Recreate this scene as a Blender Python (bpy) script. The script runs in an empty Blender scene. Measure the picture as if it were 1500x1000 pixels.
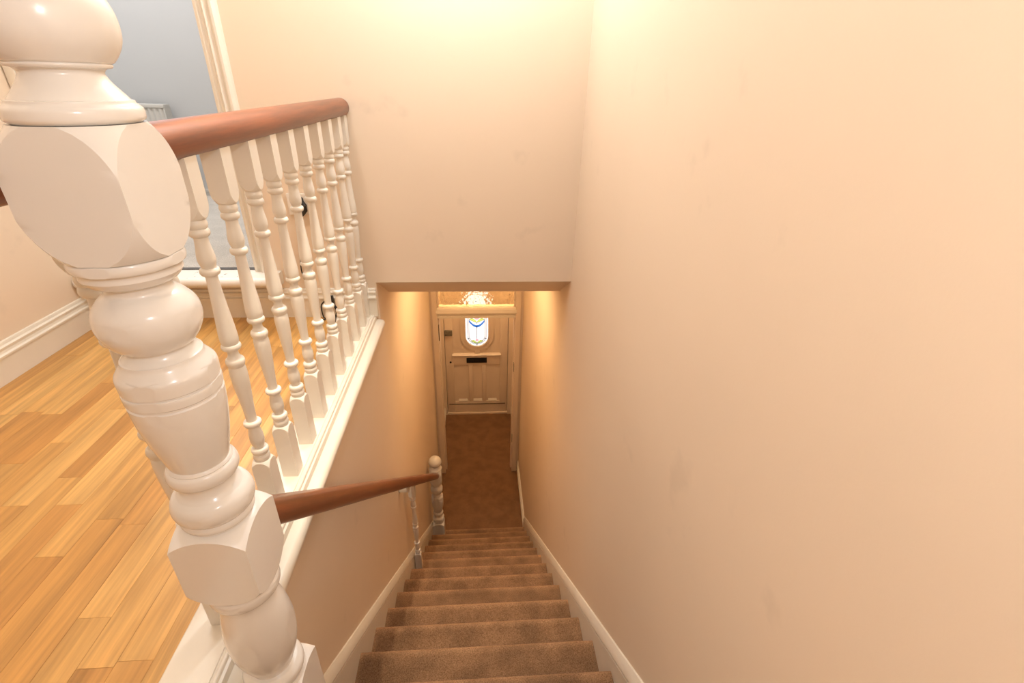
import bpy, bmesh, math, random
from mathutils import Vector, Matrix

random.seed(7)
S = bpy.context.scene
COL = S.collection
H = 4.0                       # eye height above the hall floor; all heights below are written relative to the eye


def Z(z):
    return z + H


# ------------------------------------------------------------------ camera, world, lights, exposure
cam = bpy.data.cameras.new('camera')
cam.sensor_fit = 'HORIZONTAL'
cam.sensor_width = 36.0
cam.lens = 718.42 / 1500 * 36.0
cam.clip_start = 0.02
co = bpy.data.objects.new('camera', cam)
COL.objects.link(co)
ya, pi_, ro = (math.radians(v) for v in (4.383, -27.921, 1.3485))
fw = Vector((math.sin(ya) * math.cos(pi_), math.cos(ya) * math.cos(pi_), math.sin(pi_)))
r0 = Vector((math.cos(ya), -math.sin(ya), 0))
u0 = r0.cross(fw)
rt = r0 * math.cos(ro) + u0 * math.sin(ro)
up = -r0 * math.sin(ro) + u0 * math.cos(ro)
co.matrix_world = Matrix(((rt.x, up.x, -fw.x, 0), (rt.y, up.y, -fw.y, 0), (rt.z, up.z, -fw.z, Z(0)), (0, 0, 0, 1)))
S.camera = co

w = bpy.data.worlds.new('world')
S.world = w
w.use_nodes = True
w.node_tree.nodes['Background'].inputs[0].default_value = (0.75, 0.87, 1.0, 1)
w.node_tree.nodes['Background'].inputs[1].default_value = 1.0


def point(name, loc, power, color, radius):
    l = bpy.data.lights.new(name, 'POINT')
    l.energy = power
    l.color = color
    l.shadow_soft_size = radius
    o = bpy.data.objects.new(name, l)
    o.location = loc
    COL.objects.link(o)
    return o


def area(name, loc, target, power, color, sx, sy):
    l = bpy.data.lights.new(name, 'AREA')
    l.shape = 'RECTANGLE'
    l.size, l.size_y = sx, sy
    l.energy = power
    l.color = color
    o = bpy.data.objects.new(name, l)
    o.location = loc
    o.rotation_euler = (Vector(target) - Vector(loc)).to_track_quat('-Z', 'Y').to_euler()
    COL.objects.link(o)
    return o


point('end_wall_lamp', (-0.08, 1.76, Z(0.88)), 35, (0.79, 0.90, 1.0), 0.06)
point('landing_ceiling_lamp', (-0.62, 0.95, Z(1.40)), 27, (1.0, 0.97, 0.94), 0.05)
sp = bpy.data.lights.new('ceiling_downlight', 'SPOT')
sp.energy, sp.color, sp.shadow_soft_size = 200, (1.0, 0.88, 0.70), 0.03
sp.spot_size, sp.spot_blend = math.radians(36), 0.9
spo = bpy.data.objects.new('ceiling_downlight', sp)
spo.location = (-0.36, 0.78, Z(1.46))
spo.rotation_euler = (Vector((-0.25, 1.80, Z(-2.4))) - spo.location).to_track_quat('-Z', 'Y').to_euler()
COL.objects.link(spo)
point('camera_flash', (0.10, -0.12, Z(0.28)), 10.0, (0.97, 0.98, 1.0), 0.03)
area('hall_fill_area', (0.0, 3.10, Z(-0.985)), (0.0, 3.10, Z(-3.0)), 12.5, (1.0, 0.66, 0.34), 0.40, 0.9)  # unseen hall lamp, spread into an area to light the walls evenly
point('lobby_ceiling_lamp', (0.0, 4.90, Z(-1.25)), 24.0, (1.0, 0.74, 0.43), 0.08)
area('bedroom_overhead_fill', (-1.9, 2.95, Z(1.42)), (-1.85, 3.05, Z(0.0)), 39, (0.98, 0.98, 1.0), 1.6, 0.9)  # added area under the ceiling, standing in for daylight; no window is modelled

S.view_settings.view_transform = 'Standard'
S.view_settings.look = 'None'
S.view_settings.gamma = 1.0
S.view_settings.use_curve_mapping = False
S.view_settings.exposure = 0.0


# ------------------------------------------------------------------ materials
def mat(name, color, rough=0.5, noise=None, bump=None, coat=0.0, metal=0.0, spec=None):
    """noise = (scale xyz, detail, amount): darkens / lightens the colour; bump = (scale, strength, distance)"""
    m = bpy.data.materials.new(name)
    m.use_nodes = True
    nt = m.node_tree
    b = nt.nodes['Principled BSDF']
    b.inputs['Base Color'].default_value = (*color, 1)
    b.inputs['Roughness'].default_value = rough
    b.inputs['Metallic'].default_value = metal
    b.inputs['Coat Weight'].default_value = coat
    if coat:
        b.inputs['Coat Roughness'].default_value = 0.08
    if spec is not None:
        b.inputs['Specular IOR Level'].default_value = spec
    tc = nt.nodes.new('ShaderNodeTexCoord')
    if noise:
        mp = nt.nodes.new('ShaderNodeMapping')
        mp.inputs['Scale'].default_value = noise[0]
        nt.links.new(tc.outputs['Object'], mp.inputs[0])
        n = nt.nodes.new('ShaderNodeTexNoise')
        n.inputs['Scale'].default_value = 1
        n.inputs['Detail'].default_value = noise[1]
        nt.links.new(mp.outputs[0], n.inputs['Vector'])
        cr = nt.nodes.new('ShaderNodeValToRGB')
        k = noise[2]
        cr.color_ramp.elements[0].position = 0.3
        cr.color_ramp.elements[1].position = 0.7
        cr.color_ramp.elements[0].color = (*[c * (1 - k) for c in color], 1)
        cr.color_ramp.elements[1].color = (*[min(1, c * (1 + k)) for c in color], 1)
        nt.links.new(n.outputs['Fac'], cr.inputs[0])
        nt.links.new(cr.outputs[0], b.inputs['Base Color'])
    if bump:
        n2 = nt.nodes.new('ShaderNodeTexNoise')
        n2.inputs['Scale'].default_value = bump[0]
        n2.inputs['Detail'].default_value = 4
        nt.links.new(tc.outputs['Object'], n2.inputs['Vector'])
        bp = nt.nodes.new('ShaderNodeBump')
        bp.inputs['Strength'].default_value = bump[1]
        bp.inputs['Distance'].default_value = bump[2]
        nt.links.new(n2.outputs['Fac'], bp.inputs['Height'])
        nt.links.new(bp.outputs[0], b.inputs['Normal'])
    return m


M = {}
M['wall'] = mat('wall_paint', (0.797, 0.641, 0.484), 0.62, ((3, 3, 3), 3, 0.012), (160, 0.06, 0.002))
M['ceiling'] = mat('ceiling_paint', (0.80, 0.77, 0.72), 0.8, ((2, 2, 2), 2, 0.01))
M['grey_wall'] = mat('grey_wall_paint', (0.46, 0.46, 0.455), 0.7, ((2, 2, 2), 2, 0.015))
M['white'] = mat('white_gloss_paint', (0.82, 0.79, 0.75), 0.24, ((9, 9, 9), 3, 0.02), (60, 0.05, 0.002), coat=0.35)
M['cream'] = mat('cream_gloss_paint', (0.80, 0.745, 0.66), 0.28, ((9, 9, 9), 3, 0.02), (60, 0.05, 0.002), coat=0.3)
M['trim'] = mat('cream_satin_paint', (0.80, 0.725, 0.61), 0.33, ((7, 7, 7), 3, 0.03), (70, 0.05, 0.002), coat=0.15)
M['door'] = mat('door_paint', (0.80, 0.66, 0.53), 0.4, ((6, 6, 3), 3, 0.04), (50, 0.06, 0.002))
M['black'] = mat('black_plastic', (0.012, 0.011, 0.011), 0.4, ((20, 20, 20), 2, 0.3))
M['steel'] = mat('dull_brass_latch', (0.26, 0.24, 0.19), 0.4, ((40, 40, 40), 2, 0.15), metal=0.6)
M['strip'] = mat('threshold_strip', (0.10, 0.09, 0.08), 0.4, ((30, 30, 30), 2, 0.2), metal=0.5)
M['plastic'] = mat('white_plastic', (0.80, 0.72, 0.62), 0.35, ((5, 5, 5), 2, 0.02))
M['enamel'] = mat('radiator_enamel', (0.52, 0.50, 0.46), 0.3, ((5, 5, 5), 2, 0.02))
M['lead'] = mat('lead_came', (0.05, 0.05, 0.055), 0.5, ((60, 60, 60), 2, 0.2), metal=0.3)
M['dirt'] = mat('worn_gap', (0.10, 0.07, 0.04), 0.8, ((60, 60, 60), 3, 0.4))


def scuffs(m, amount=0.07):
    """a few faint rub marks on painted plaster"""
    nt = m.node_tree
    b = nt.nodes['Principled BSDF']
    src = b.inputs['Base Color'].links[0].from_socket
    n = nt.nodes.new('ShaderNodeTexNoise')
    n.inputs['Scale'].default_value = 5.5
    n.inputs['Detail'].default_value = 5
    nt.links.new(nt.nodes['Texture Coordinate'].outputs['Object'], n.inputs['Vector'])
    mr = nt.nodes.new('ShaderNodeMapRange')
    mr.inputs['From Min'].default_value = 0.66
    mr.inputs['From Max'].default_value = 0.74
    mr.inputs['To Min'].default_value = 1.0
    mr.inputs['To Max'].default_value = 1.0 - amount
    nt.links.new(n.outputs['Fac'], mr.inputs['Value'])
    sc = nt.nodes.new('ShaderNodeVectorMath')
    sc.operation = 'SCALE'
    nt.links.new(src, sc.inputs[0])
    nt.links.new(mr.outputs[0], sc.inputs['Scale'])
    nt.links.new(sc.outputs[0], b.inputs['Base Color'])


scuffs(M['wall'])


def sill_mat():
    m = mat('scuffed_sill_paint', (0.80, 0.74, 0.66), 0.35, ((7, 7, 7), 3, 0.03))
    nt = m.node_tree
    b = nt.nodes['Principled BSDF']
    src = b.inputs['Base Color'].links[0].from_socket
    tc = nt.nodes['Texture Coordinate']
    n = nt.nodes.new('ShaderNodeTexNoise')
    n.inputs['Scale'].default_value = 46
    n.inputs['Detail'].default_value = 5
    nt.links.new(tc.outputs['Object'], n.inputs['Vector'])
    cr = nt.nodes.new('ShaderNodeValToRGB')
    cr.color_ramp.elements[0].position = 0.66
    cr.color_ramp.elements[1].position = 0.70
    nt.links.new(n.outputs['Fac'], cr.inputs[0])
    mx = nt.nodes.new('ShaderNodeMix')
    mx.data_type = 'RGBA'
    nt.links.new(cr.outputs[0], mx.inputs['Factor'])
    nt.links.new(src, mx.inputs['A'])
    mx.inputs['B'].default_value = (0.22, 0.15, 0.09, 1)
    nt.links.new(mx.outputs['Result'], b.inputs['Base Color'])
    return m


M['sill'] = sill_mat()


def rail_mat():
    m = bpy.data.materials.new('mahogany_varnish')
    m.use_nodes = True
    nt = m.node_tree
    b = nt.nodes['Principled BSDF']
    b.inputs['Roughness'].default_value = 0.33
    b.inputs['Coat Weight'].default_value = 0.25
    b.inputs['Coat Roughness'].default_value = 0.2
    tc = nt.nodes.new('ShaderNodeTexCoord')
    mp = nt.nodes.new('ShaderNodeMapping')
    mp.inputs['Scale'].default_value = (55, 3.5, 55)
    nt.links.new(tc.outputs['Object'], mp.inputs[0])
    n = nt.nodes.new('ShaderNodeTexNoise')
    n.inputs['Scale'].default_value = 1
    n.inputs['Detail'].default_value = 6
    n.inputs['Roughness'].default_value = 0.65
    nt.links.new(mp.outputs[0], n.inputs['Vector'])
    cr = nt.nodes.new('ShaderNodeValToRGB')
    e = cr.color_ramp.elements
    e[0].position, e[0].color = 0.28, (0.100, 0.024, 0.008, 1)
    e[1].position, e[1].color = 0.72, (0.255, 0.066, 0.020, 1)
    nt.links.new(n.outputs['Fac'], cr.inputs[0])
    nt.links.new(cr.outputs[0], b.inputs['Base Color'])
    bp = nt.nodes.new('ShaderNodeBump')
    bp.inputs['Strength'].default_value = 0.12
    bp.inputs['Distance'].default_value = 0.002
    nt.links.new(n.outputs['Fac'], bp.inputs['Height'])
    nt.links.new(bp.outputs[0], b.inputs['Normal'])
    return m


M['rail'] = rail_mat()


def oak_mat():
    m = bpy.data.materials.new('oak_strip')
    m.use_nodes = True
    nt = m.node_tree
    b = nt.nodes['Principled BSDF']
    b.inputs['Roughness'].default_value = 0.34
    oi = nt.nodes.new('ShaderNodeObjectInfo')
    tc = nt.nodes.new('ShaderNodeTexCoord')
    mul = nt.nodes.new('ShaderNodeMath')
    mul.operation = 'MULTIPLY'
    mul.inputs[1].default_value = 57.0
    nt.links.new(oi.outputs['Random'], mul.inputs[0])
    cx = nt.nodes.new('ShaderNodeCombineXYZ')
    for i in range(3):
        nt.links.new(mul.outputs[0], cx.inputs[i])
    ad = nt.nodes.new('ShaderNodeVectorMath')
    ad.operation = 'ADD'
    nt.links.new(tc.outputs['Object'], ad.inputs[0])
    nt.links.new(cx.outputs[0], ad.inputs[1])
    mp = nt.nodes.new('ShaderNodeMapping')
    mp.inputs['Scale'].default_value = (75, 3.2, 75)
    nt.links.new(ad.outputs[0], mp.inputs[0])
    n = nt.nodes.new('ShaderNodeTexNoise')
    n.inputs['Scale'].default_value = 1
    n.inputs['Detail'].default_value = 6
    n.inputs['Roughness'].default_value = 0.6
    n.inputs['Distortion'].default_value = 0.35
    nt.links.new(mp.outputs[0], n.inputs['Vector'])
    mp2 = nt.nodes.new('ShaderNodeMapping')
    mp2.inputs['Scale'].default_value = (18, 2.2, 18)
    nt.links.new(ad.outputs[0], mp2.inputs[0])
    n2 = nt.nodes.new('ShaderNodeTexNoise')
    n2.inputs['Scale'].default_value = 1
    n2.inputs['Detail'].default_value = 3
    nt.links.new(mp2.outputs[0], n2.inputs['Vector'])
    base = nt.nodes.new('ShaderNodeValToRGB')
    e = base.color_ramp.elements
    e[0].position, e[0].color = 0.0, (0.52, 0.245, 0.064, 1)
    e[1].position, e[1].color = 1.0, (0.70, 0.400, 0.130, 1)
    k = base.color_ramp.elements.new(0.55)
    k.color = (0.62, 0.325, 0.092, 1)
    nt.links.new(oi.outputs['Random'], base.inputs[0])
    g = nt.nodes.new('ShaderNodeMapRange')
    g.inputs['From Min'].default_value = 0.3
    g.inputs['From Max'].default_value = 0.7
    g.inputs['To Min'].default_value = 0.76
    g.inputs['To Max'].default_value = 1.12
    nt.links.new(n.outputs['Fac'], g.inputs['Value'])
    g2 = nt.nodes.new('ShaderNodeMapRange')
    g2.inputs['From Min'].default_value = 0.3
    g2.inputs['From Max'].default_value = 0.7
    g2.inputs['To Min'].default_value = 0.76
    g2.inputs['To Max'].default_value = 1.12
    nt.links.new(n2.outputs['Fac'], g2.inputs['Value'])
    mm = nt.nodes.new('ShaderNodeMath')
    mm.operation = 'MULTIPLY'
    nt.links.new(g.outputs[0], mm.inputs[0])
    nt.links.new(g2.outputs[0], mm.inputs[1])
    sc = nt.nodes.new('ShaderNodeVectorMath')
    sc.operation = 'SCALE'
    nt.links.new(base.outputs[0], sc.inputs[0])
    nt.links.new(mm.outputs[0], sc.inputs['Scale'])
    nt.links.new(sc.outputs[0], b.inputs['Base Color'])
    return m


M['oak'] = oak_mat()


def carpet_mat(name, dark, light, patch):
    m = bpy.data.materials.new(name)
    m.use_nodes = True
    nt = m.node_tree
    b = nt.nodes['Principled BSDF']
    b.inputs['Roughness'].default_value = 0.95
    b.inputs['Specular IOR Level'].default_value = 0.1
    b.inputs['Sheen Weight'].default_value = 0.55
    b.inputs['Sheen Roughness'].default_value = 0.35
    b.inputs['Sheen Tint'].default_value = (*light, 1)
    tc = nt.nodes.new('ShaderNodeTexCoord')
    n = nt.nodes.new('ShaderNodeTexNoise')
    n.inputs['Scale'].default_value = 260
    n.inputs['Detail'].default_value = 3
    n.inputs['Roughness'].default_value = 0.7
    oi = nt.nodes.new('ShaderNodeObjectInfo')
    mu = nt.nodes.new('ShaderNodeMath')
    mu.operation = 'MULTIPLY'
    mu.inputs[1].default_value = 40.0
    nt.links.new(oi.outputs['Random'], mu.inputs[0])
    av = nt.nodes.new('ShaderNodeVectorMath')
    av.operation = 'ADD'
    nt.links.new(tc.outputs['Object'], av.inputs[0])
    nt.links.new(mu.outputs[0], av.inputs[1])
    nt.links.new(av.outputs[0], n.inputs['Vector'])
    cr = nt.nodes.new('ShaderNodeValToRGB')
    e = cr.color_ramp.elements
    e[0].position, e[0].color = 0.33, (*dark, 1)
    e[1].position, e[1].color = 0.67, (*light, 1)
    nt.links.new(n.outputs['Fac'], cr.inputs[0])
    n2 = nt.nodes.new('ShaderNodeTexNoise')
    n2.inputs['Scale'].default_value = 9
    n2.inputs['Detail'].default_value = 3
    nt.links.new(av.outputs[0], n2.inputs['Vector'])
    g = nt.nodes.new('ShaderNodeMapRange')
    g.inputs['From Min'].default_value = 0.35
    g.inputs['From Max'].default_value = 0.6
    g.inputs['To Min'].default_value = 1 - patch
    g.inputs['To Max'].default_value = 1.0
    nt.links.new(n2.outputs['Fac'], g.inputs['Value'])
    sc = nt.nodes.new('ShaderNodeVectorMath')
    sc.operation = 'SCALE'
    nt.links.new(cr.outputs[0], sc.inputs[0])
    nt.links.new(g.outputs[0], sc.inputs['Scale'])
    nt.links.new(sc.outputs[0], b.inputs['Base Color'])
    bp = nt.nodes.new('ShaderNodeBump')
    bp.inputs['Strength'].default_value = 0.8
    bp.inputs['Distance'].default_value = 0.004
    nt.links.new(n.outputs['Fac'], bp.inputs['Height'])
    nt.links.new(bp.outputs[0], b.inputs['Normal'])
    return m


M['carpet'] = carpet_mat('brown_carpet', (0.170, 0.086, 0.040), (0.41, 0.235, 0.125), 0.30)


def painted_nosing_light(m):
    """stair carpet: the light edge of each nosing is painted into the colour, the tread behind darkened (object y runs from the riser, -0.23, to the nosing, 0)"""
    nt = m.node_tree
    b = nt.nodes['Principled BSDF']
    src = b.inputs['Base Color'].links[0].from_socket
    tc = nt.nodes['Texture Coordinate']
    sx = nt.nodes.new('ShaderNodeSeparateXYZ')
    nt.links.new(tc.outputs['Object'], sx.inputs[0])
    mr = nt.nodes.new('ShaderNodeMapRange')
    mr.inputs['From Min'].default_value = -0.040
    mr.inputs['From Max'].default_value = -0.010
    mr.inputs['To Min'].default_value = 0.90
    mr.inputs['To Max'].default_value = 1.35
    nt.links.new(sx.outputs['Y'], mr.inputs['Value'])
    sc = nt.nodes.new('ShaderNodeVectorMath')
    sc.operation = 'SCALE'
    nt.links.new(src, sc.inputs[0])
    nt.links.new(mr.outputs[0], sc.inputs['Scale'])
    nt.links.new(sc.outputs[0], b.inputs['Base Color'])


painted_nosing_light(M['carpet'])  # light catching the rounded nosings, painted into the carpet colour
M['shaded_hall_carpet'] = carpet_mat('shaded_hall_carpet', (0.14, 0.066, 0.028), (0.33, 0.175, 0.085), 0.18)  # same carpet as the stairs, with the hall's dimness put into its colour
M['grey_carpet'] = carpet_mat('grey_carpet', (0.42, 0.385, 0.34), (0.72, 0.67, 0.60), 0.1)


def glow(name, col, strength):
    m = bpy.data.materials.new(name)
    m.use_nodes = True
    nt = m.node_tree
    b = nt.nodes['Principled BSDF']
    b.inputs['Base Color'].default_value = (*col, 1)
    b.inputs['Roughness'].default_value = 0.15
    tc = nt.nodes.new('ShaderNodeTexCoord')
    n = nt.nodes.new('ShaderNodeTexNoise')
    n.inputs['Scale'].default_value = 14
    nt.links.new(tc.outputs['Object'], n.inputs['Vector'])
    mr = nt.nodes.new('ShaderNodeMapRange')
    mr.inputs['To Min'].default_value = strength * 0.92
    mr.inputs['To Max'].default_value = strength * 1.08
    nt.links.new(n.outputs['Fac'], mr.inputs['Value'])
    b.inputs['Emission Color'].default_value = (*col, 1)
    nt.links.new(mr.outputs[0], b.inputs['Emission Strength'])
    return m


M['pane_clear'] = glow('daylit_clear_glass', (0.93, 0.95, 0.97), 1.08)
M['pane_border'] = glow('daylit_border_glass', (0.70, 0.73, 0.77), 1.0)
M['pane_green'] = glow('daylit_green_glass', (0.55, 0.68, 0.18), 1.0)
M['pane_blue'] = glow('daylit_blue_glass', (0.04, 0.17, 0.55), 1.0)
M['pane_pink'] = glow('daylit_pink_glass', (0.85, 0.40, 0.48), 1.0)


def hammered():
    m = bpy.data.materials.new('hammered_glass')
    m.use_nodes = True
    nt = m.node_tree
    b = nt.nodes['Principled BSDF']
    b.inputs['Base Color'].default_value = (1, 0.92, 0.74, 1)
    b.inputs['Roughness'].default_value = 0.02
    b.inputs['Transmission Weight'].default_value = 1.0
    b.inputs['IOR'].default_value = 1.45
    tc = nt.nodes.new('ShaderNodeTexCoord')
    v = nt.nodes.new('ShaderNodeTexNoise')
    v.inputs['Scale'].default_value = 30
    v.inputs['Detail'].default_value = 0.6
    nt.links.new(tc.outputs['Object'], v.inputs['Vector'])
    bp = nt.nodes.new('ShaderNodeBump')
    bp.inputs['Strength'].default_value = 1.0
    bp.inputs['Distance'].default_value = 0.014
    nt.links.new(v.outputs['Fac'], bp.inputs['Height'])
    nt.links.new(bp.outputs[0], b.inputs['Normal'])
    return m


M['hammered'] = hammered()


# ------------------------------------------------------------------ mesh helpers
def link(name, me, m, parent=None, loc=None, smooth=None):
    if m is not None and not me.materials:
        me.materials.append(m)
    if smooth is not None:
        for p in me.polygons:
            p.use_smooth = True
        me.set_sharp_from_angle(angle=math.radians(smooth))
    o = bpy.data.objects.new(name, me)
    COL.objects.link(o)
    if parent is not None:
        o.parent = parent
    if loc is not None:
        o.location = loc
    return o


def finish(bm, name):
    bmesh.ops.recalc_face_normals(bm, faces=bm.faces[:])
    me = bpy.data.meshes.new(name)
    bm.to_mesh(me)
    bm.free()
    return me


def box(bm, x0, x1, y0, y1, z0, z1, bev=0.0, seg=2):
    v = [bm.verts.new(p) for p in ((x0, y0, z0), (x1, y0, z0), (x1, y1, z0), (x0, y1, z0), (x0, y0, z1), (x1, y0, z1), (x1, y1, z1), (x0, y1, z1))]
    fs = [bm.faces.new([v[i] for i in f]) for f in ((0, 3, 2, 1), (4, 5, 6, 7), (0, 1, 5, 4), (1, 2, 6, 5), (2, 3, 7, 6), (3, 0, 4, 7))]
    if bev > 0:
        es = list({e for f in fs for e in f.edges})
        bmesh.ops.bevel(bm, geom=es, offset=bev, segments=seg, profile=0.6, affect='EDGES')


def extrude(bm, prof, axis, a0, a1):
    """closed 2-D profile swept along an axis: axis x -> (y,z); y -> (x,z); z -> (x,y)"""
    def p3(p, a):
        return {'x': (a, p[0], p[1]), 'y': (p[0], a, p[1]), 'z': (p[0], p[1], a)}[axis]
    A = [bm.verts.new(p3(p, a0)) for p in prof]
    B = [bm.verts.new(p3(p, a1)) for p in prof]
    n = len(prof)
    for i in range(n):
        bm.faces.new((A[i], A[(i + 1) % n], B[(i + 1) % n], B[i]))
    bm.faces.new(A[::-1])
    bm.faces.new(B)


def tube(bm, pts, rad, seg=10, cap=True):
    pts = [Vector(p) for p in pts]
    rads = rad if isinstance(rad, (list, tuple)) else [rad] * len(pts)
    rings = []
    ref = Vector((0.3, 0.2, 0.93))
    for i, p in enumerate(pts):
        t = (pts[min(i + 1, len(pts) - 1)] - pts[max(i - 1, 0)]).normalized()
        a = t.cross(ref)
        if a.length < 1e-3:
            a = t.cross(Vector((1, 0, 0)))
        a.normalize()
        b = t.cross(a)
        rings.append([bm.verts.new(p + (a * math.cos(q) + b * math.sin(q)) * rads[i]) for q in (2 * math.pi * k / seg for k in range(seg))])
    for A, B in zip(rings, rings[1:]):
        for k in range(seg):
            bm.faces.new((A[k], A[(k + 1) % seg], B[(k + 1) % seg], B[k]))
    if cap:
        bm.faces.new(rings[0][::-1])
        bm.faces.new(rings[-1])


def spline(pts, sub=4):
    """Catmull-Rom through (z, r); a third value 1 marks a sharp point"""
    out = []
    n = len(pts)
    for i in range(n - 1):
        p1, p2 = pts[i], pts[i + 1]
        s1 = len(p1) > 2
        s2 = len(p2) > 2
        p0 = pts[i - 1] if i > 0 and not s1 else p1
        p3 = pts[i + 2] if i + 2 < n and not s2 else p2
        for k in range(sub):
            t = k / sub
            q = []
            for j in (0, 1):
                a, b, c, d = p0[j], p1[j], p2[j], p3[j]
                q.append(0.5 * (2 * b + (c - a) * t + (2 * a - 5 * b + 4 * c - d) * t * t + (3 * b - a - 3 * c + d) * t ** 3))
            out.append((q[0], max(q[1], 0.0004)))
    out.append((pts[-1][0], pts[-1][1]))
    return out


def turned(bm, prof, a, nf=4):
    """a square bar of half-width a turned on a lathe to the radius profile (z, r)"""
    rings = []
    for z, r in prof:
        ring = []
        if r <= a * 1.0005:
            tc = math.pi / 8
        else:
            tc = min(math.acos(a / r), math.pi / 4 - 0.012)
        for q in range(4):
            c = q * math.pi / 2
            for k in range(nf):
                if r <= a * 1.0005:
                    t = -tc + 2 * tc * k / nf
                    rr = r
                else:
                    t = math.atan(math.tan(tc) * (-1 + 2 * k / nf))
                    rr = min(r, a / math.cos(t))
                ring.append((c + t, rr))
            for k in range(nf):
                t = tc + (math.pi / 2 - 2 * tc) * k / nf
                al = min(t, math.pi / 2 - t)
                ring.append((c + t, min(r, a / math.cos(al))))
        rings.append([bm.verts.new((rr * math.cos(t), rr * math.sin(t), z)) for t, rr in ring])
    n = len(rings[0])
    for A, B in zip(rings, rings[1:]):
        for k in range(n):
            bm.faces.new((A[k], A[(k + 1) % n], B[(k + 1) % n], B[k]))
    bm.faces.new(rings[0])
    bm.faces.new(rings[-1][::-1])


def structure(name, bm, m, loc=None, smooth=None, label=None):
    o = link(name, finish(bm, name), m, None, loc, smooth)
    o['kind'] = 'structure'
    return o


def thing(name, label, cat, loc=(0, 0, 0), group=None):
    o = bpy.data.objects.new(name, None)
    o.empty_display_size = 0.1
    o.location = loc
    COL.objects.link(o)
    o['label'] = label
    o['category'] = cat
    if group:
        o['group'] = group
    return o


def simple_box(name, m, x0, x1, y0, y1, z0, z1, bev=0.0, parent=None):
    bm = bmesh.new()
    box(bm, x0, x1, y0, y1, z0, z1, bev)
    return link(name, finish(bm, name), m, parent, smooth=40 if bev else None)


# ------------------------------------------------------------------ dimensions of the place (relative to the eye)
XR, XW, XL = 0.435, -0.465, -1.69        # right wall, stairwell wall, landing left wall
Y1 = 2.14                                # wall at the end of the landing
ZF = -0.985                              # landing floor
ZR = -0.765                              # raised bedroom floor
ZC = 1.50                                # landing ceiling
YB = -1.6                                # wall behind
RISE, GO, YN = 0.1776, 0.2056, 3.362     # stairs: nosing k at y = YN - GO (k-1), z = -4 + RISE k


def nose(y):
    return -H + RISE + (RISE / GO) * (YN - y)


# ------------------------------------------------------------------ walls, floors, ceilings
bm = bmesh.new()
box(bm, XR, XR + 0.12, YB, 5.60, Z(-4.2), Z(ZC))
structure('wall_right', bm, M['wall'])

bm = bmesh.new()
box(bm, XL - 0.12, XL, YB, Y1 + 0.14, Z(ZF - 0.2), Z(ZC))
structure('wall_left', bm, M['wall'])

bm = bmesh.new()
box(bm, XL - 0.12, XR + 0.12, YB - 0.12, YB, Z(ZF - 0.2), Z(ZC))
structure('wall_back', bm, M['wall'])

bm = bmesh.new()                          # stairwell wall under the landing edge, running on into the hall
extrude(bm, [(0.0, Z(-4.2)), (5.60, Z(-4.2)), (5.60, Z(-0.80)), (Y1 + 0.004, Z(-0.80)), (Y1 + 0.004, Z(-1.03)), (0.0, Z(-1.03))], 'x', XW - 0.10, XW)
structure('wall_stairwell', bm, M['wall'])

bm = bmesh.new()                          # end wall with the bedroom doorway and the bulkhead over the stairs
DX0, DX1, DTOP = -1.65, -0.98, 1.24
box(bm, XL, DX0, Y1, Y1 + 0.14, Z(ZF - 0.03), Z(ZC))
box(bm, DX0, DX1, Y1, Y1 + 0.14, Z(DTOP), Z(ZC))
box(bm, DX0, DX1, Y1, Y1 + 0.14, Z(ZF - 0.03), Z(-0.80))
box(bm, DX1, XW - 0.003, Y1, Y1 + 0.14, Z(ZF - 0.03), Z(ZC))
box(bm, XW - 0.003, XR, Y1, Y1 + 0.14, Z(-0.823), Z(ZC))
structure('wall_end', bm, M['wall'])

bm = bmesh.new()
extrude(bm, [(Y1, Z(-0.823)), (2.40, Z(-0.970)), (2.405, Z(-0.978)), (2.425, Z(-0.978)), (2.44, Z(-0.78)), (Y1 + 0.14, Z(-0.78))], 'x', XW, XR)
structure('ceiling_soffit', bm, M['wall'])

bm = bmesh.new()
box(bm, XW, XR, 2.425, 5.60, Z(-0.975), Z(-0.80))
structure('ceiling_hall', bm, M['ceiling'])

bm = bmesh.new()
box(bm, XL - 0.12, XR + 0.12, YB - 0.12, Y1 + 0.14, Z(ZC), Z(ZC + 0.1))
structure('ceiling', bm, M['ceiling'])

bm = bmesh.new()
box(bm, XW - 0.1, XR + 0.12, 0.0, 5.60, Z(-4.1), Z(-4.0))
structure('floor_hall', bm, M['shaded_hall_carpet'])

bm = bmesh.new()                          # bedroom beyond the doorway
box(bm, -3.3, -0.5, 2.165, 3.72, Z(-0.80), Z(ZR))
structure('floor_bedroom', bm, M['grey_carpet'])
bm = bmesh.new()
box(bm, -3.4, -0.4, 3.72, 3.84, Z(-0.80), Z(ZC))
box(bm, -3.42, -3.3, 2.16, 3.72, Z(-0.80), Z(ZC))
box(bm, -0.5, -0.38, Y1 + 0.15, 3.72, Z(-0.80), Z(ZC))
structure('wall_bedroom', bm, M['grey_wall'])
bm = bmesh.new()
box(bm, -3.42, XL - 0.12, Y1, Y1 + 0.14, Z(-0.80), Z(ZC))
box(bm, -3.42, -0.38, Y1 + 0.14, 3.84, Z(ZC), Z(ZC + 0.1))
structure('ceiling_bedroom', bm, M['ceiling'])

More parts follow.
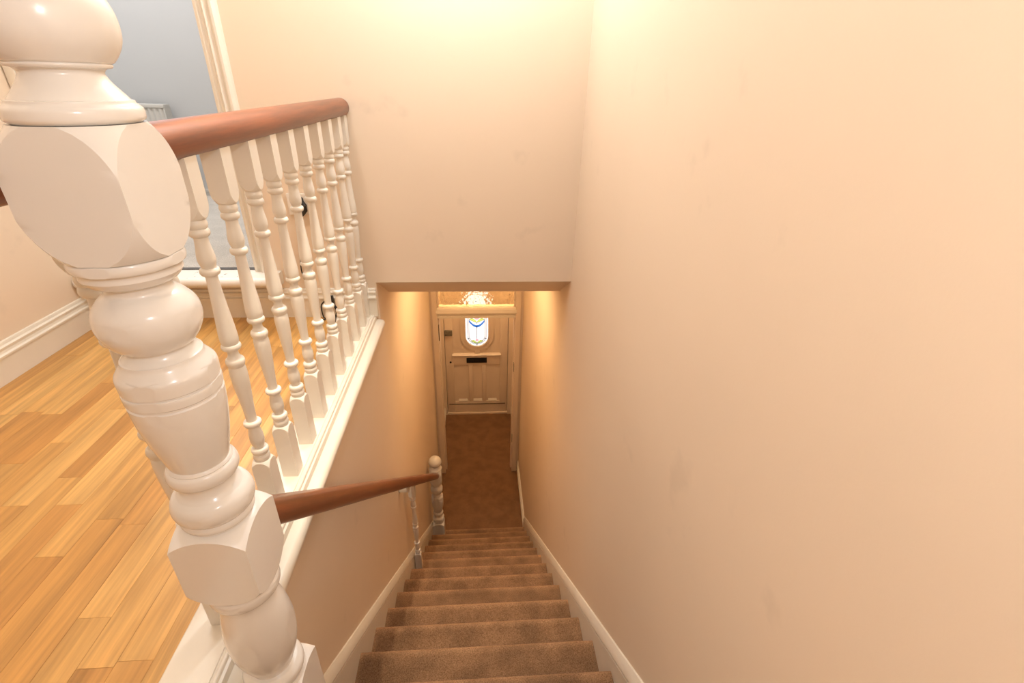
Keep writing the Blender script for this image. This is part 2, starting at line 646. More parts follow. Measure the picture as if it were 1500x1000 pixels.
# landing floor: sub-floor plus every oak strip as a piece of its own
bm = bmesh.new()
box(bm, XL, XW - 0.10, YB, Y1, Z(ZF - 0.20), Z(ZF - 0.014))
box(bm, XW - 0.10, XR, YB, 0.055, Z(ZF - 0.20), Z(ZF - 0.004))
floor = structure('floor', bm, M['oak'])
SW = 0.0665
lens = [0.30, 0.36, 0.42, 0.50, 0.58]
strip_me = {}
for L in lens:
    b2 = bmesh.new()
    box(b2, 0.0002, SW - 0.0002, 0.0002, L - 0.0002, -0.013, 0.0)
    top_edges = [e for e in b2.edges if all(abs(v.co.z) < 1e-6 for v in e.verts)]
    bmesh.ops.bevel(b2, geom=top_edges, offset=0.00035, segments=1, affect='EDGES')
    me = finish(b2, 'oak_strip')
    me.materials.append(M['oak'])
    strip_me[L] = me
x = XL + 0.002
col = 0
while x < XW - 0.12:
    y = -0.25 - random.random() * 0.4
    while y < Y1 - 0.01:
        L = random.choice(lens)
        rem = Y1 - 0.004 - y
        o = bpy.data.objects.new('oak_strip', strip_me[L])
        COL.objects.link(o)
        o.parent = floor
        o.location = (x, y, Z(ZF) + random.uniform(-0.0001, 0.0001))
        last = rem - L < 0.06
        wid = min(SW, XW - 0.12 - x)
        o.scale = (wid / SW, rem / L if last else 1.0, 1)
        y += L
        if last:
            break
    x += SW
    col += 1

# ------------------------------------------------------------------ skirtings and door casing on the landing
def skirting_profile(t, h):
    return [(0, 0), (t * 0.8, 0), (t * 0.8, h * 0.64), (t, h * 0.66), (t, h * 0.71), (t * 0.72, h * 0.74), (t * 0.62, h * 0.80), (t * 0.70, h * 0.84),
            (t * 0.72, h * 0.88), (t * 0.42, h * 0.915), (t * 0.40, h * 0.95), (t * 0.30, h * 0.99), (0, h)]


bm = bmesh.new()
extrude(bm, [(XL + a, Z(ZF) + b) for a, b in skirting_profile(0.024, 0.135)], 'y', YB, Y1)
structure('baseboard_left', bm, M['trim'], smooth=30)
bm = bmesh.new()
extrude(bm, [(Y1 - a, Z(ZF) + b) for a, b in skirting_profile(0.024, 0.135)], 'x', XL + 0.025, XW - 0.004)
structure('baseboard_end', bm, M['trim'], smooth=30)

bm = bmesh.new()                          # bedroom door casing, moulded
def casing_prof(x_in, d):                 # d = +1 grows to the right of the opening
    pts = [(0, 0), (0, 0.014), (0.012, 0.018), (0.018, 0.012), (0.024, 0.012), (0.030, 0.022), (0.036, 0.026), (0.042, 0.022), (0.048, 0.018),
           (0.054, 0.024), (0.060, 0.030), (0.068, 0.030), (0.074, 0.024), (0.078, 0.012), (0.078, 0)]
    return [(x_in + d * a, Y1 - b) for a, b in pts]
extrude(bm, casing_prof(DX1, 1), 'z', Z(ZR), Z(DTOP + 0.07))
box(bm, DX0 - 0.035, DX0, Y1 - 0.022, Y1, Z(ZR), Z(DTOP + 0.07), 0.004)
box(bm, DX0, DX1, Y1 - 0.024, Y1, Z(DTOP), Z(DTOP + 0.075), 0.004)
box(bm, DX0, DX0 + 0.018, Y1 - 0.005, Y1 + 0.15, Z(ZR), Z(DTOP))
box(bm, DX1 - 0.004, DX1 + 0.002, Y1 - 0.002, Y1 + 0.15, Z(ZR), Z(DTOP))
structure('trim_1', bm, M['trim'], smooth=30)

bm = bmesh.new()                          # raised threshold with a rounded nosing
prof = [(2.168, Z(-0.800)), (2.168, Z(-0.765))]
for k in range(9):
    a = math.pi / 2 + math.pi * k / 8
    prof.append((2.046 + 0.021 * math.cos(a), Z(-0.786) + 0.021 * math.sin(a)))
prof += [(2.055, Z(-0.807)), (2.066, Z(-0.818)), (2.10, Z(-0.822)), (2.139, Z(-0.822)), (2.139, Z(-0.800))]
extrude(bm, prof, 'x', DX0 - 0.03, -0.872)
structure('trim_2', bm, M['sill'], smooth=40)
bm = bmesh.new()
box(bm, DX0, DX1, 2.150, 2.176, Z(-0.768), Z(-0.7615), 0.002)
structure('trim_3', bm, M['strip'])

# ------------------------------------------------------------------ landing balustrade
RZ = -0.1015                               # rail axis
BX = -0.523                                # baluster axis
bal_root = thing('landing_balustrade', 'white turned landing balustrade under a level mahogany handrail', 'balustrade', (BX, 0, Z(ZF)))


def local(o, root):
    o.location = tuple(-c for c in root.location)
    return o


bm = bmesh.new()                           # handrail: round mopstick, swept along y
N = 28
ring_y = [0.42] + [0.5 + 0.1 * i for i in range(16)] + [2.136]
rings = []
for y in ring_y:
    ring = []
    for k in range(N):
        a = 2 * math.pi * k / N
        cx, cz = math.cos(a), math.sin(a)
        hz = 0.0325 * cz
        if hz < -0.0285:
            hz = -0.0285
        ring.append(bm.verts.new((BX + 0.0335 * cx, y, Z(RZ) + hz)))
    rings.append(ring)
for A, B in zip(rings, rings[1:]):
    for k in range(N):
        bm.faces.new((A[k], A[(k + 1) % N], B[(k + 1) % N], B[k]))
bm.faces.new(rings[0])
bm.faces.new(rings[-1])
local(link('handrail', finish(bm, 'handrail'), M['rail'], bal_root, smooth=50), bal_root)['label'] = 'mahogany handrail'

# base plate with the moulded edge over the stairwell
bm = bmesh.new()
prof = [(-0.590, Z(ZF - 0.014)), (-0.590, Z(-0.981)), (-0.587, Z(-0.978)), (-0.4985, Z(-0.978)), (-0.4975, Z(-0.981)), (-0.4955, Z(-0.981))]
for k in range(6):
    a = math.radians(120 - 120 * k / 5)
    prof.append((-0.4905 + 0.005 * math.cos(a), Z(-0.983) + 0.005 * math.sin(a)))
prof += [(-0.4850, Z(-0.986)), (-0.4800, Z(-0.988)), (-0.4785, Z(-0.992)), (-0.4785, Z(-1.006))]
for k in range(9):
    a = math.radians(80 - 170 * k / 8)
    prof.append((-0.4620 + 0.0185 * math.cos(a), Z(-1.027) + 0.0185 * math.sin(a)))
prof += [(XW, Z(-1.047)), (XW, Z(-1.031)), (-0.56, Z(-1.031))]
extrude(bm, prof, 'y', 0.06, Y1 - 0.003)
local(link('base_plate', finish(bm, 'base_plate'), M['trim'], bal_root, smooth=35), bal_root)

# baluster profile, heights measured from the underside of the rail downwards
A_B = 0.0205
R2 = A_B * 1.45
bal_prof = [(-0.128, R2, 1), (-0.208, R2, 1), (-0.222, 0.0268), (-0.234, 0.0215), (-0.238, 0.0185, 1), (-0.2385, 0.0162, 1),
            (-0.241, 0.0172), (-0.247, 0.0185), (-0.253, 0.0172), (-0.2555, 0.0155, 1), (-0.258, 0.0178), (-0.2635, 0.0190), (-0.269, 0.0172), (-0.272, 0.0128, 1),
            (-0.280, 0.0126), (-0.292, 0.0140), (-0.308, 0.0163), (-0.320, 0.0160), (-0.329, 0.0135), (-0.332, 0.0128, 1),
            (-0.3335, 0.0165), (-0.3395, 0.0186), (-0.346, 0.0165), (-0.348, 0.0125, 1), (-0.352, 0.0112), (-0.380, 0.0120), (-0.420, 0.0142), (-0.460, 0.0170), (-0.485, 0.0182), (-0.496, 0.0172), (-0.500, 0.0160, 1),
            (-0.501, 0.0180), (-0.5065, 0.0196), (-0.5125, 0.0175), (-0.515, 0.0125, 1), (-0.520, 0.0108), (-0.527, 0.0110), (-0.534, 0.0145, 1), (-0.537, 0.0178), (-0.5435, 0.0193), (-0.551, 0.0175), (-0.555, 0.0158, 1),
            (-0.562, 0.0172), (-0.578, 0.0178), (-0.610, 0.0164), (-0.660, 0.0128), (-0.690, 0.0114), (-0.699, 0.0118, 1),
            (-0.701, 0.0175), (-0.7065, 0.0195), (-0.713, 0.0172), (-0.716, 0.0122, 1), (-0.724, 0.0130), (-0.740, 0.0156), (-0.755, 0.0158), (-0.768, 0.0135), (-0.776, 0.0112, 1),
            (-0.778, 0.0175), (-0.785, 0.0196), (-0.792, 0.0175), (-0.795, 0.0160, 1), (-0.797, 0.0180), (-0.803, 0.0190), (-0.809, 0.0172), (-0.812, 0.0165, 1), (-0.8125, 0.0190, 1),
            (-0.816, 0.0225), (-0.824, 0.0275), (-0.830, R2, 1), (-0.978, R2)]


def baluster_mesh(prof, a, nf=4, sub=4):
    bm = bmesh.new()
    turned(bm, spline(prof, sub), a, nf)
    me = finish(bm, 'baluster')
    for p in me.polygons:
        p.use_smooth = True
    me.set_sharp_from_angle(angle=math.radians(38))
    return me


bme = baluster_mesh(bal_prof, A_B)
bme.materials.append(M['cream'])
ys = [1.061, 1.197, 1.327, 1.459, 1.592, 1.728, 1.861, 1.993, 2.108]
ys = [0.641, 0.795, 0.928] + ys
for y in ys:
    o = bpy.data.objects.new('baluster', bme)
    COL.objects.link(o)
    o.parent = bal_root
    o.location = (0, min(y + A_B, 2.112), H - (Z(ZF)))

# ------------------------------------------------------------------ newel posts
NX, NY, NA = -0.3890, 0.554, 0.0535


def block(zc, half, r_end, a, n=10):
    """radius profile of a square block whose ends are turned to a dome"""
    R = a * 1.44
    hh = half / math.sqrt(max(1e-6, 1 - (r_end / R) ** 2))
    return [(zc + half - 2 * half * k / n, R * math.sqrt(max(0, 1 - ((half - 2 * half * k / n) / hh) ** 2))) for k in range(n + 1)]


def newel_parts(root, ztop_shift, kz, foot, a, name_first, paint):
    """turned newel: finial and post; kz stretches the turned length, foot is the z of the base (eye-relative)"""
    # finial
    ball = [(0.0945, 0.0006), (0.0940, 0.008), (0.0900, 0.0195), (0.081, 0.0345), (0.068, 0.0465), (0.052, 0.0542), (0.036, 0.0560), (0.024, 0.0538), (0.014, 0.0485), (0.0075, 0.0430, 1),
            (0.0065, 0.0405, 1), (0.0048, 0.0412), (0.0028, 0.0395), (0.0020, 0.0350, 1), (-0.0010, 0.0328), (-0.0050, 0.0338), (-0.011, 0.0374), (-0.018, 0.0430), (-0.024, 0.0475, 1), (-0.0245, 0.0500, 1),
            (-0.0275, 0.0512), (-0.0305, 0.0548), (-0.0340, 0.0560), (-0.0400, 0.0560), (-0.0425, 0.0545, 1), (-0.0440, 0.0520)]
    bm = bmesh.new()
    turned(bm, spline(ball, 4), 1.0, 10)
    f = link('finial', finish(bm, 'finial'), paint, root, smooth=40)
    # post
    p = [(q[0], q[1]) for q in block(-0.110, 0.0655, 0.0555, a, 22)]
    mid = [(-0.1760, 0.0520, 1), (-0.1775, 0.0545), (-0.1830, 0.0555), (-0.1880, 0.0540), (-0.1895, 0.0500, 1), (-0.1930, 0.0492), (-0.1975, 0.0497, 1), (-0.2010, 0.0475), (-0.2060, 0.0430), (-0.2085, 0.0385, 1),
           (-0.2095, 0.0352, 1), (-0.2160, 0.0335), (-0.2200, 0.0350), (-0.2240, 0.0400, 1), (-0.2285, 0.0445), (-0.2390, 0.0520), (-0.2520, 0.0548), (-0.2660, 0.0530), (-0.2790, 0.0470), (-0.2880, 0.0400, 1),
           (-0.2885, 0.0365, 1), (-0.2930, 0.0352), (-0.2985, 0.0380), (-0.3030, 0.0425, 1), (-0.3035, 0.0440, 1), (-0.3085, 0.0455), (-0.3150, 0.0500), (-0.3215, 0.0545), (-0.3270, 0.0555, 1), (-0.3400, 0.0550, 1),
           (-0.3415, 0.0530, 1), (-0.3435, 0.0530, 1), (-0.3450, 0.0552), (-0.3560, 0.0550, 1), (-0.3580, 0.0528, 1), (-0.3605, 0.0528, 1), (-0.3625, 0.0545, 1), (-0.3850, 0.0530), (-0.4200, 0.0482), (-0.4550, 0.0405), (-0.4690, 0.0372, 1),
           (-0.4700, 0.0385, 1), (-0.4730, 0.0405, 1), (-0.4745, 0.0400, 1), (-0.4780, 0.0435), (-0.4860, 0.0455), (-0.4945, 0.0435), (-0.4985, 0.0395, 1), (-0.5000, 0.0352, 1), (-0.5070, 0.0345), (-0.5150, 0.0365), (-0.5205, 0.0410, 1), (-0.5215, 0.0420, 1),
           (-0.5280, 0.0500), (-0.5400, 0.0545), (-0.5520, 0.0530), (-0.5595, 0.0480, 1), (-0.5605, 0.0470, 1), (-0.5660, 0.0495), (-0.5710, 0.0485), (-0.5740, 0.0450, 1), (-0.5765, 0.0455, 1)]
    if kz != 1.0:
        mid = [(-0.176 + (q[0] + 0.176) * kz, *q[1:]) for q in mid]
    p += spline(mid, 4)
    e = -0.176 + (-0.5765 + 0.176) * kz
    R = a * 1.44
    if name_first:
        p += spline([(e, 0.0455, 1), (e - 0.003, 0.0520), (e - 0.010, 0.0620), (e - 0.018, 0.0710), (e - 0.025, R, 1)], 5)
        p += [(-0.690, R)]
        p += spline([(-0.690, R, 1), (-0.702, 0.0700), (-0.714, 0.0590), (-0.722, 0.0500, 1), (-0.7225, 0.0490, 1), (-0.728, 0.0528), (-0.736, 0.0540), (-0.745, 0.0520), (-0.750, 0.0460, 1),
                     (-0.756, 0.0425), (-0.770, 0.0432), (-0.800, 0.0505), (-0.845, 0.0560), (-0.885, 0.0545), (-0.920, 0.0475), (-0.945, 0.0390), (-0.952, 0.0370, 1),
                     (-0.954, 0.0430, 1), (-0.962, 0.0505), (-0.971, 0.0525), (-0.980, 0.0505), (-0.984, 0.0460, 1), (-0.9845, 0.0500, 1), (-0.990, 0.0530, 1), (-0.9905, 0.0510, 1), (-0.996, 0.0600), (-1.004, 0.0700), (-1.010, R, 1), (foot, R)], 5)
    else:
        p += spline([(e, 0.0455, 1), (e - 0.003, 0.0520), (e - 0.010, 0.0620), (e - 0.018, 0.0710), (e - 0.025, R, 1), (foot, R)], 5)
    bm = bmesh.new()
    turned(bm, p, a, 8)
    b = link('post', finish(bm, 'post'), paint, root, smooth=34)
    for o in (f, b):
        o.location = (0, 0, Z(0) + ztop_shift - root.location.z)


k_top = 14
z_t = -H + RISE * k_top
nt_ = thing('newel_post', 'tall white turned newel post in the foreground at the top of the stairs', 'newel post', (NX, NY, Z(z_t)), 'turned newel posts')
newel_parts(nt_, 0.0, 1.0, z_t + 0.0005, NA, True, M['white'])

N2X, N2Y, N2A = -0.3935, 3.310, 0.0515
z_b = -H + RISE
nb_ = thing('newel_post', 'small distant white newel post with ball top at the foot of the stairs', 'newel post', (N2X, N2Y, Z(z_b)), 'turned newel posts')
SH2 = -2.972
newel_parts(nb_, SH2, 1.25, z_b + 0.0005 - SH2, N2A, False, M['cream'])

# ------------------------------------------------------------------ stair banister: handrail, one baluster, wall bracket
sb = thing('stair_banister', 'sloping mahogany stair handrail falling to the lower newel post', 'banister', (NX, NY, Z(-0.65)))
bm = bmesh.new()
p0 = Vector((-0.390, NY + NA - 0.004, Z(-0.640)))
p1 = Vector((N2X + 0.004, N2Y - N2A + 0.003, Z(-3.052)))
n = 12
rl = (p1 - p0).length
tube(bm, [(0, rl * i / n, 0) for i in range(n + 1)], 0.0290, 24)
hr = link('handrail', finish(bm, 'handrail'), M['rail'], sb, smooth=50)
hr.location = p0 - sb.location
hr.rotation_mode = 'QUATERNION'
hr.rotation_quaternion = Vector((0, 1, 0)).rotation_difference(p1 - p0)
hr['label'] = 'mahogany handrail'


def rail_z(y):
    return p0.z + (p1.z - p0.z) * (y - p0.y) / (p1.y - p0.y)


by = 2.268
b_top = rail_z(by) - 0.034
b_bot = Z(-H + RISE * 6) + 0.001
span = b_top - b_bot
sbp = [(z * 1.0, r, *s) for z, r, *s in bal_prof]
z_hi, z_lo = -0.128, -0.978
stair_bal = [(b_bot + (z - z_lo) / (z_hi - z_lo) * span - b_bot, r, *s) for z, r, *s in sbp]
bm2 = bmesh.new()
turned(bm2, spline(stair_bal, 3), A_B, 4)
bo = link('baluster', finish(bm2, 'stair_baluster'), M['cream'], sb, smooth=38)
bo.location = Vector((-0.4215, by, b_bot)) - sb.location
by2 = 2.13
bm = bmesh.new()
box(bm, XW, -0.405, by2 - 0.03, by2 + 0.03, rail_z(by2) - 0.060, rail_z(by2) - 0.028, 0.006)
local(link('wall_bracket', finish(bm, 'wall_bracket'), M['trim'], sb, smooth=40), sb)

# ------------------------------------------------------------------ carpeted staircase
st = thing('staircase', 'straight brown carpeted staircase going down between two beige walls', 'staircase', (0, YN, Z(-4.0)))
bm = bmesh.new()
TH = 0.022
prof = []
x0, x1 = XW + 0.018, XR - 0.018
# step outline in (y, z), local to the nosing: rounded front, back under the next riser
for k in range(7):
    a = math.pi / 2 * (1 - k / 6)
    prof.append((-0.024 + 0.024 * math.cos(a), -0.024 + 0.024 * math.sin(a)))
for k in range(1, 5):
    a = -math.pi / 2 * k / 4
    prof.append((-0.014 + 0.014 * math.cos(a), -0.030 + 0.014 * math.sin(a)))
prof += [(-0.022, -0.046), (-0.022, -RISE + 0.0005), (-GO - 0.021, -RISE + 0.0005), (-GO - 0.021, 0.0)]
for k in range(1, 6):
    prof.append((-GO - 0.021 + (GO + 0.001) * k / 6, 0.0))
A = []
NXS = 14
cols = []
for i in range(NXS + 1):
    xx = x0 + (x1 - x0) * i / NXS
    cols.append([bm.verts.new((xx, p[0], p[1])) for p in prof])
n = len(prof)
for Ca, Cb in zip(cols, cols[1:]):
    for i in range(n):
        bm.faces.new((Ca[i], Ca[(i + 1) % n], Cb[(i + 1) % n], Cb[i]))
bm.faces.new(cols[0][::-1])
bm.faces.new(cols[-1])
step_me = finish(bm, 'step')
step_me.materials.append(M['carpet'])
for p in step_me.polygons:
    p.use_smooth = True
step_me.set_sharp_from_angle(angle=math.radians(50))
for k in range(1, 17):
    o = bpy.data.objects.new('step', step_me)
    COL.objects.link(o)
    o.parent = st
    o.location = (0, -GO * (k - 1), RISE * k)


def string_board(xw, d, name):
    """wall string: sloping board with a moulded top, on the wall at xw, growing in direction d"""
    bm = bmesh.new()
    sec = [(0.0006, 0.105), (0.006, 0.104), (0.012, 0.092), (0.0185, 0.066), (0.0185, 0.060), (0.0120, 0.058), (0.0120, 0.051), (0.0175, 0.049), (0.0175, -0.24), (0.0006, -0.24)]
    ya_, yb_ = 0.29, 3.44
    ends = []
    for y in (ya_, yb_):
        ends.append([bm.verts.new((xw + d * a, y, Z(max(nose(y) + b, -4.0 + 0.001 if b < 0 else -9)))) for a, b in sec])
    n = len(sec)
    for i in range(n):
        bm.faces.new((ends[0][i], ends[0][(i + 1) % n], ends[1][(i + 1) % n], ends[1][i]))
    bm.faces.new(ends[0][::-1])
    bm.faces.new(ends[1])
    o = link(name, finish(bm, name), M['trim'], st, smooth=30)
    local(o, st)
    o['label'] = 'cream painted string board'


string_board(XR, -1, 'string_board')
string_board(XW, 1, 'string_board')

# ------------------------------------------------------------------ hall: skirtings, inner door frame with hammered glass, lobby, front door
YC = 4.33                                  # face of the inner frame
for side, xx, d in (('hall_right', XR, -1), ('hall_left', XW, 1)):
    bm = bmesh.new()
    extrude(bm, [(xx + d * a, Z(-4) + b) for a, b in skirting_profile(0.019, 0.15)], 'y', 3.441, YC + 0.005)
    structure('baseboard_' + side, bm, M['trim'], smooth=30)
    bm = bmesh.new()
    extrude(bm, [(xx + d * a, Z(-4) + b) for a, b in skirting_profile(0.019, 0.15)], 'y', YC + 0.11, 5.40)
    structure('baseboard_' + side.replace('hall', 'lobby'), bm, M['trim'], smooth=30)

OX0, OX1 = -0.396, 0.361
BZ0, BZ1 = -2.040, -1.935
frame = bpy.data.objects.new('door_2', None)
COL.objects.link(frame)
frame['kind'] = 'structure'
frame.location = (0, YC, Z(-4))
for xa, xb in ((XW, OX0), (OX1, XR)):
    bm = bmesh.new()
    box(bm, xa, xb, YC, YC + 0.10, Z(-4.0), Z(-0.976))
    s = 1 if xa == XW else -1
    xin = xb if s == 1 else xa
    box(bm, min(xin, xin - s * 0.052), max(xin, xin - s * 0.052), YC - 0.016, YC, Z(-4.0), Z(-0.976), 0.003)
    box(bm, min(xin, xin + s * 0.012), max(xin, xin + s * 0.012), YC + 0.05, YC + 0.10, Z(-4.0), Z(BZ0))
    local(link('jamb', finish(bm, 'jamb'), M['door'], frame), frame)
bm = bmesh.new()
box(bm, OX0, OX1, YC, YC + 0.10, Z(BZ0), Z(BZ1), 0.003)
extrude(bm, [(YC, Z(BZ1 - 0.045)), (YC - 0.022, Z(BZ1 - 0.055)), (YC - 0.026, Z(BZ1 - 0.040)), (YC - 0.016, Z(BZ1 - 0.012)), (YC, Z(BZ1))], 'x', OX0 - 0.01, OX1 + 0.01)
extrude(bm, [(YC, Z(BZ0)), (YC - 0.010, Z(BZ0 + 0.004)), (YC - 0.010, Z(BZ0 + 0.020)), (YC, Z(BZ0 + 0.024))], 'x', OX0, OX1)
local(link('transom_bar', finish(bm, 'transom_bar'), M['trim'], frame, smooth=30), frame)
bm = bmesh.new()
box(bm, OX0 + 0.001, OX1 - 0.001, YC + 0.045, YC + 0.051, Z(BZ1 + 0.001), Z(-1.0))
local(link('hammered_glass_pane', finish(bm, 'hammered_glass_pane'), M['hammered'], frame), frame)
for xa in (OX0, OX1 - 0.016):
    bm = bmesh.new()
    box(bm, xa, xa + 0.016, YC + 0.028, YC + 0.044, Z(BZ1), Z(-1.0), 0.004)
    local(link('glazing_bead', finish(bm, 'glazing_bead'), M['door'], frame, smooth=40), frame)
bm = bmesh.new()
box(bm, OX0, OX1, YC + 0.02, YC + 0.08, Z(-1.06), Z(-0.976), 0.003)
local(link('head_rail', finish(bm, 'head_rail'), M['door'], frame), frame)
bm = bmesh.new()                           # strike plate with the keep on the left jamb
box(bm, OX0, OX0 + 0.006, YC + 0.03, YC + 0.052, Z(-2.30), Z(-2.13), 0.001)
local(link('strike_plate', finish(bm, 'strike_plate'), M['dirt'], frame), frame)
for zz in (-2.62, -3.55):
    bm = bmesh.new()
    box(bm, OX1 - 0.005, OX1, YC + 0.02, YC + 0.05, Z(zz - 0.05), Z(zz + 0.05), 0.001)
    local(link('hinge', finish(bm, 'hinge'), M['steel'], frame), frame)

YD = 5.46                                  # inner face of the front door
bm = bmesh.new()
box(bm, XW - 0.1, XR + 0.12, YD + 0.10, YD + 0.24, Z(-4.2), Z(-0.8))
structure('wall_front', bm, M['wall'])

fd = bpy.data.objects.new('door_1', None)
COL.objects.link(fd)
fd['kind'] = 'structure'
fd.location = (0, YD, Z(-4))
LX0, LX1 = -0.425, 0.366
bm = bmesh.new()
for xa, xb in ((XW, LX0 - 0.004), (LX1 + 0.004, XR)):
    box(bm, xa, xb, YD - 0.03, YD + 0.10, Z(-4.0), Z(-0.976))
box(bm, LX0 - 0.004, LX1 + 0.004, YD - 0.03, YD + 0.10, Z(-1.97), Z(-0.976))
box(bm, LX0 - 0.004, LX1 + 0.004, YD - 0.02, YD + 0.10, Z(-4.0), Z(-3.978))
local(link('door_frame', finish(bm, 'door_frame'), M['door'], fd), fd)

CX = -0.022                                # centre of the glazed panel
GW, GZ0, GZ1 = 0.143, -2.965, -2.185       # half width, bottom and top of the rounded opening


def stadium(hw, z0, z1, n=14):
    pts = []
    for k in range(n + 1):
        a = math.pi * k / n
        pts.append((CX + hw * math.cos(a), z1 - hw + hw * math.sin(a)))
    for k in range(n + 1):
        a = math.pi + math.pi * k / n
        pts.append((CX + hw * math.cos(a), z0 + hw + hw * math.sin(a)))
    return pts


def ring_prism(bm, outer, inner, y0, y1):
    n = len(outer)
    def vs(pts, y):
        return [bm.verts.new((p[0], y, Z(p[1]))) for p in pts]
    oa, ia, ob, ib = vs(outer, y0), vs(inner, y0), vs(outer, y1), vs(inner, y1)
    for i in range(n):
        j = (i + 1) % n
        bm.faces.new((oa[i], oa[j], ia[j], ia[i]))
        bm.faces.new((ob[j], ob[i], ib[i], ib[j]))
        bm.faces.new((oa[j], oa[i], ob[i], ob[j]))
        bm.faces.new((ia[i], ia[j], ib[j], ib[i]))


def plate(bm, pts, y0, y1):
    A = [bm.verts.new((p[0], y0, Z(p[1]))) for p in pts]
    B = [bm.verts.new((p[0], y1, Z(p[1]))) for p in pts]
    n = len(pts)
    for i in range(n):
        bm.faces.new((A[i], A[(i + 1) % n], B[(i + 1) % n], B[i]))
    bm.faces.new(A[::-1])
    bm.faces.new(B)


LZ1, LZ0 = -1.975, -3.976
SP = stadium(GW, GZ0, GZ1)
# door leaf: backing with a rounded hole, then stiles, rails and muntins proud of it
bm = bmesh.new()
def rect_ring(n):                          # rectangle sampled to match the stadium point for point (by angle)
    out = []
    cz = (GZ0 + GZ1) / 2
    for p in SP:
        dx, dz = p[0] - CX, p[1] - cz
        sx = (LX1 - CX) / dx if dx > 1e-6 else ((LX0 - CX) / dx if dx < -1e-6 else 1e9)
        sz = (LZ1 - cz) / dz if dz > 1e-6 else ((-3.10 - cz) / dz if dz < -1e-6 else 1e9)
        s = min(sx, sz)
        out.append((CX + dx * s, cz + dz * s))
    return out
ring_prism(bm, rect_ring(0), SP, YD + 0.012, YD + 0.04)
box(bm, LX0, LX1, YD + 0.012, YD + 0.04, Z(LZ0), Z(-2.9))
for f in [f for f in bm.faces if False]:
    pass
me = finish(bm, 'door_leaf')
bm = bmesh.new()
ring_prism(bm, rect_ring(0), SP, YD + 0.012, YD + 0.04)
# the corners left outside the sampled rectangle
box(bm, LX0, LX1, YD + 0.013, YD + 0.04, Z(LZ0), Z(-3.10))
box(bm, LX0, LX0 + 0.10, YD + 0.013, YD + 0.04, Z(-3.10), Z(LZ1))
box(bm, LX1 - 0.10, LX1, YD + 0.013, YD + 0.04, Z(-3.10), Z(LZ1))
box(bm, LX0, LX1, YD + 0.013, YD + 0.04, Z(LZ1 - 0.11), Z(LZ1))
local(link('door_leaf', finish(bm, 'door_leaf'), M['door'], fd), fd)

def bar(name, xa, xb, za, zb, bev=0.004, t=0.012):
    bm = bmesh.new()
    box(bm, xa, xb, YD, YD + t, Z(za), Z(zb), bev)
    return local(link(name, finish(bm, name), M['door'], fd, smooth=30), fd)
bar('stile', LX0, LX0 + 0.10, LZ0, LZ1)
bar('stile', LX1 - 0.10, LX1, LZ0, LZ1)
bar('top_rail', LX0 + 0.10, LX1 - 0.10, -2.16, LZ1)
bar('lock_rail', LX0 + 0.10, LX1 - 0.10, -3.235, -3.085)
bar('bottom_rail', LX0 + 0.10, LX1 - 0.10, LZ0, -3.80)
bar('muntin', CX - 0.112, CX - 0.060, -3.80, -3.235)
bar('muntin', CX + 0.060, CX + 0.112, -3.80, -3.235)
bar('muntin', CX - 0.035, CX + 0.035, -3.085, -3.02)
bm = bmesh.new()
ring_prism(bm, stadium(GW + 0.062, GZ0 - 0.062, GZ1 + 0.05), stadium(GW + 0.002, GZ0 - 0.002, GZ1 + 0.002), YD - 0.002, YD + 0.013)
ring_prism(bm, stadium(GW + 0.016, GZ0 - 0.016, GZ1 + 0.016), stadium(GW - 0.003, GZ0 + 0.003, GZ1 - 0.003), YD - 0.008, YD + 0.013)
local(link('glazing_surround', finish(bm, 'glazing_surround'), M['door'], fd, smooth=30), fd)
bm = bmesh.new()
extrude(bm, [(YD, Z(-3.10)), (YD - 0.022, Z(-3.098)), (YD - 0.024, Z(-3.085)), (YD - 0.012, Z(-3.076)), (YD + 0.012, Z(-3.066))], 'x', LX0 + 0.085, LX1 - 0.085)
local(link('drip_ledge', finish(bm, 'drip_ledge'), M['door'], fd), fd)
for xc in (CX - 0.195, CX, CX + 0.195):
    bm = bmesh.new()
    extrude(bm, [(YD + 0.012, Z(-3.765)), (YD - 0.004, Z(-3.792)), (YD - 0.004, Z(-3.802)), (YD + 0.012, Z(-3.802))], 'x', xc - 0.058, xc + 0.058)
    local(link('panel_sill', finish(bm, 'panel_sill'), M['trim'], fd), fd)
bm = bmesh.new()
box(bm, LX0 + 0.02, LX1 - 0.02, YD - 0.006, YD, Z(-3.848), Z(-3.838), 0.001)
local(link('draught_strip', finish(bm, 'draught_strip'), M['dirt'], fd), fd)
# letterbox
bm = bmesh.new()
box(bm, CX - 0.138, CX + 0.122, YD - 0.014, YD, Z(-3.200), Z(-3.128), 0.005)
lb = local(link('letterbox', finish(bm, 'letterbox'), M['black'], fd, smooth=40), fd)
lb['label'] = 'black letterbox'
bm = bmesh.new()
box(bm, CX - 0.120, CX + 0.104, YD - 0.018, YD - 0.014, Z(-3.188), Z(-3.142), 0.003)
local(link('flap', finish(bm, 'flap'), M['black'], lb), lb).location = (0, 0, 0)
bpy.data.objects['flap'].location = tuple(-c for c in fd.location)
bpy.data.objects['flap'].location = (0, 0, 0)
# night latch and keyhole
bm = bmesh.new()
box(bm, LX0 + 0.004, LX0 + 0.098, YD - 0.034, YD, Z(-2.800), Z(-2.728), 0.005)
lt = local(link('night_latch', finish(bm, 'night_latch'), M['steel'], fd, smooth=40), fd)
lt['label'] = 'grey rim night latch'
bm = bmesh.new()
tube(bm, [(LX0 + 0.062, YD - 0.004, Z(-3.192)), (LX0 + 0.062, YD + 0.002, Z(-3.192))], 0.013, 14)
local(link('keyhole', finish(bm, 'keyhole'), M['black'], fd), fd)
# stained glass
YG = YD + 0.020


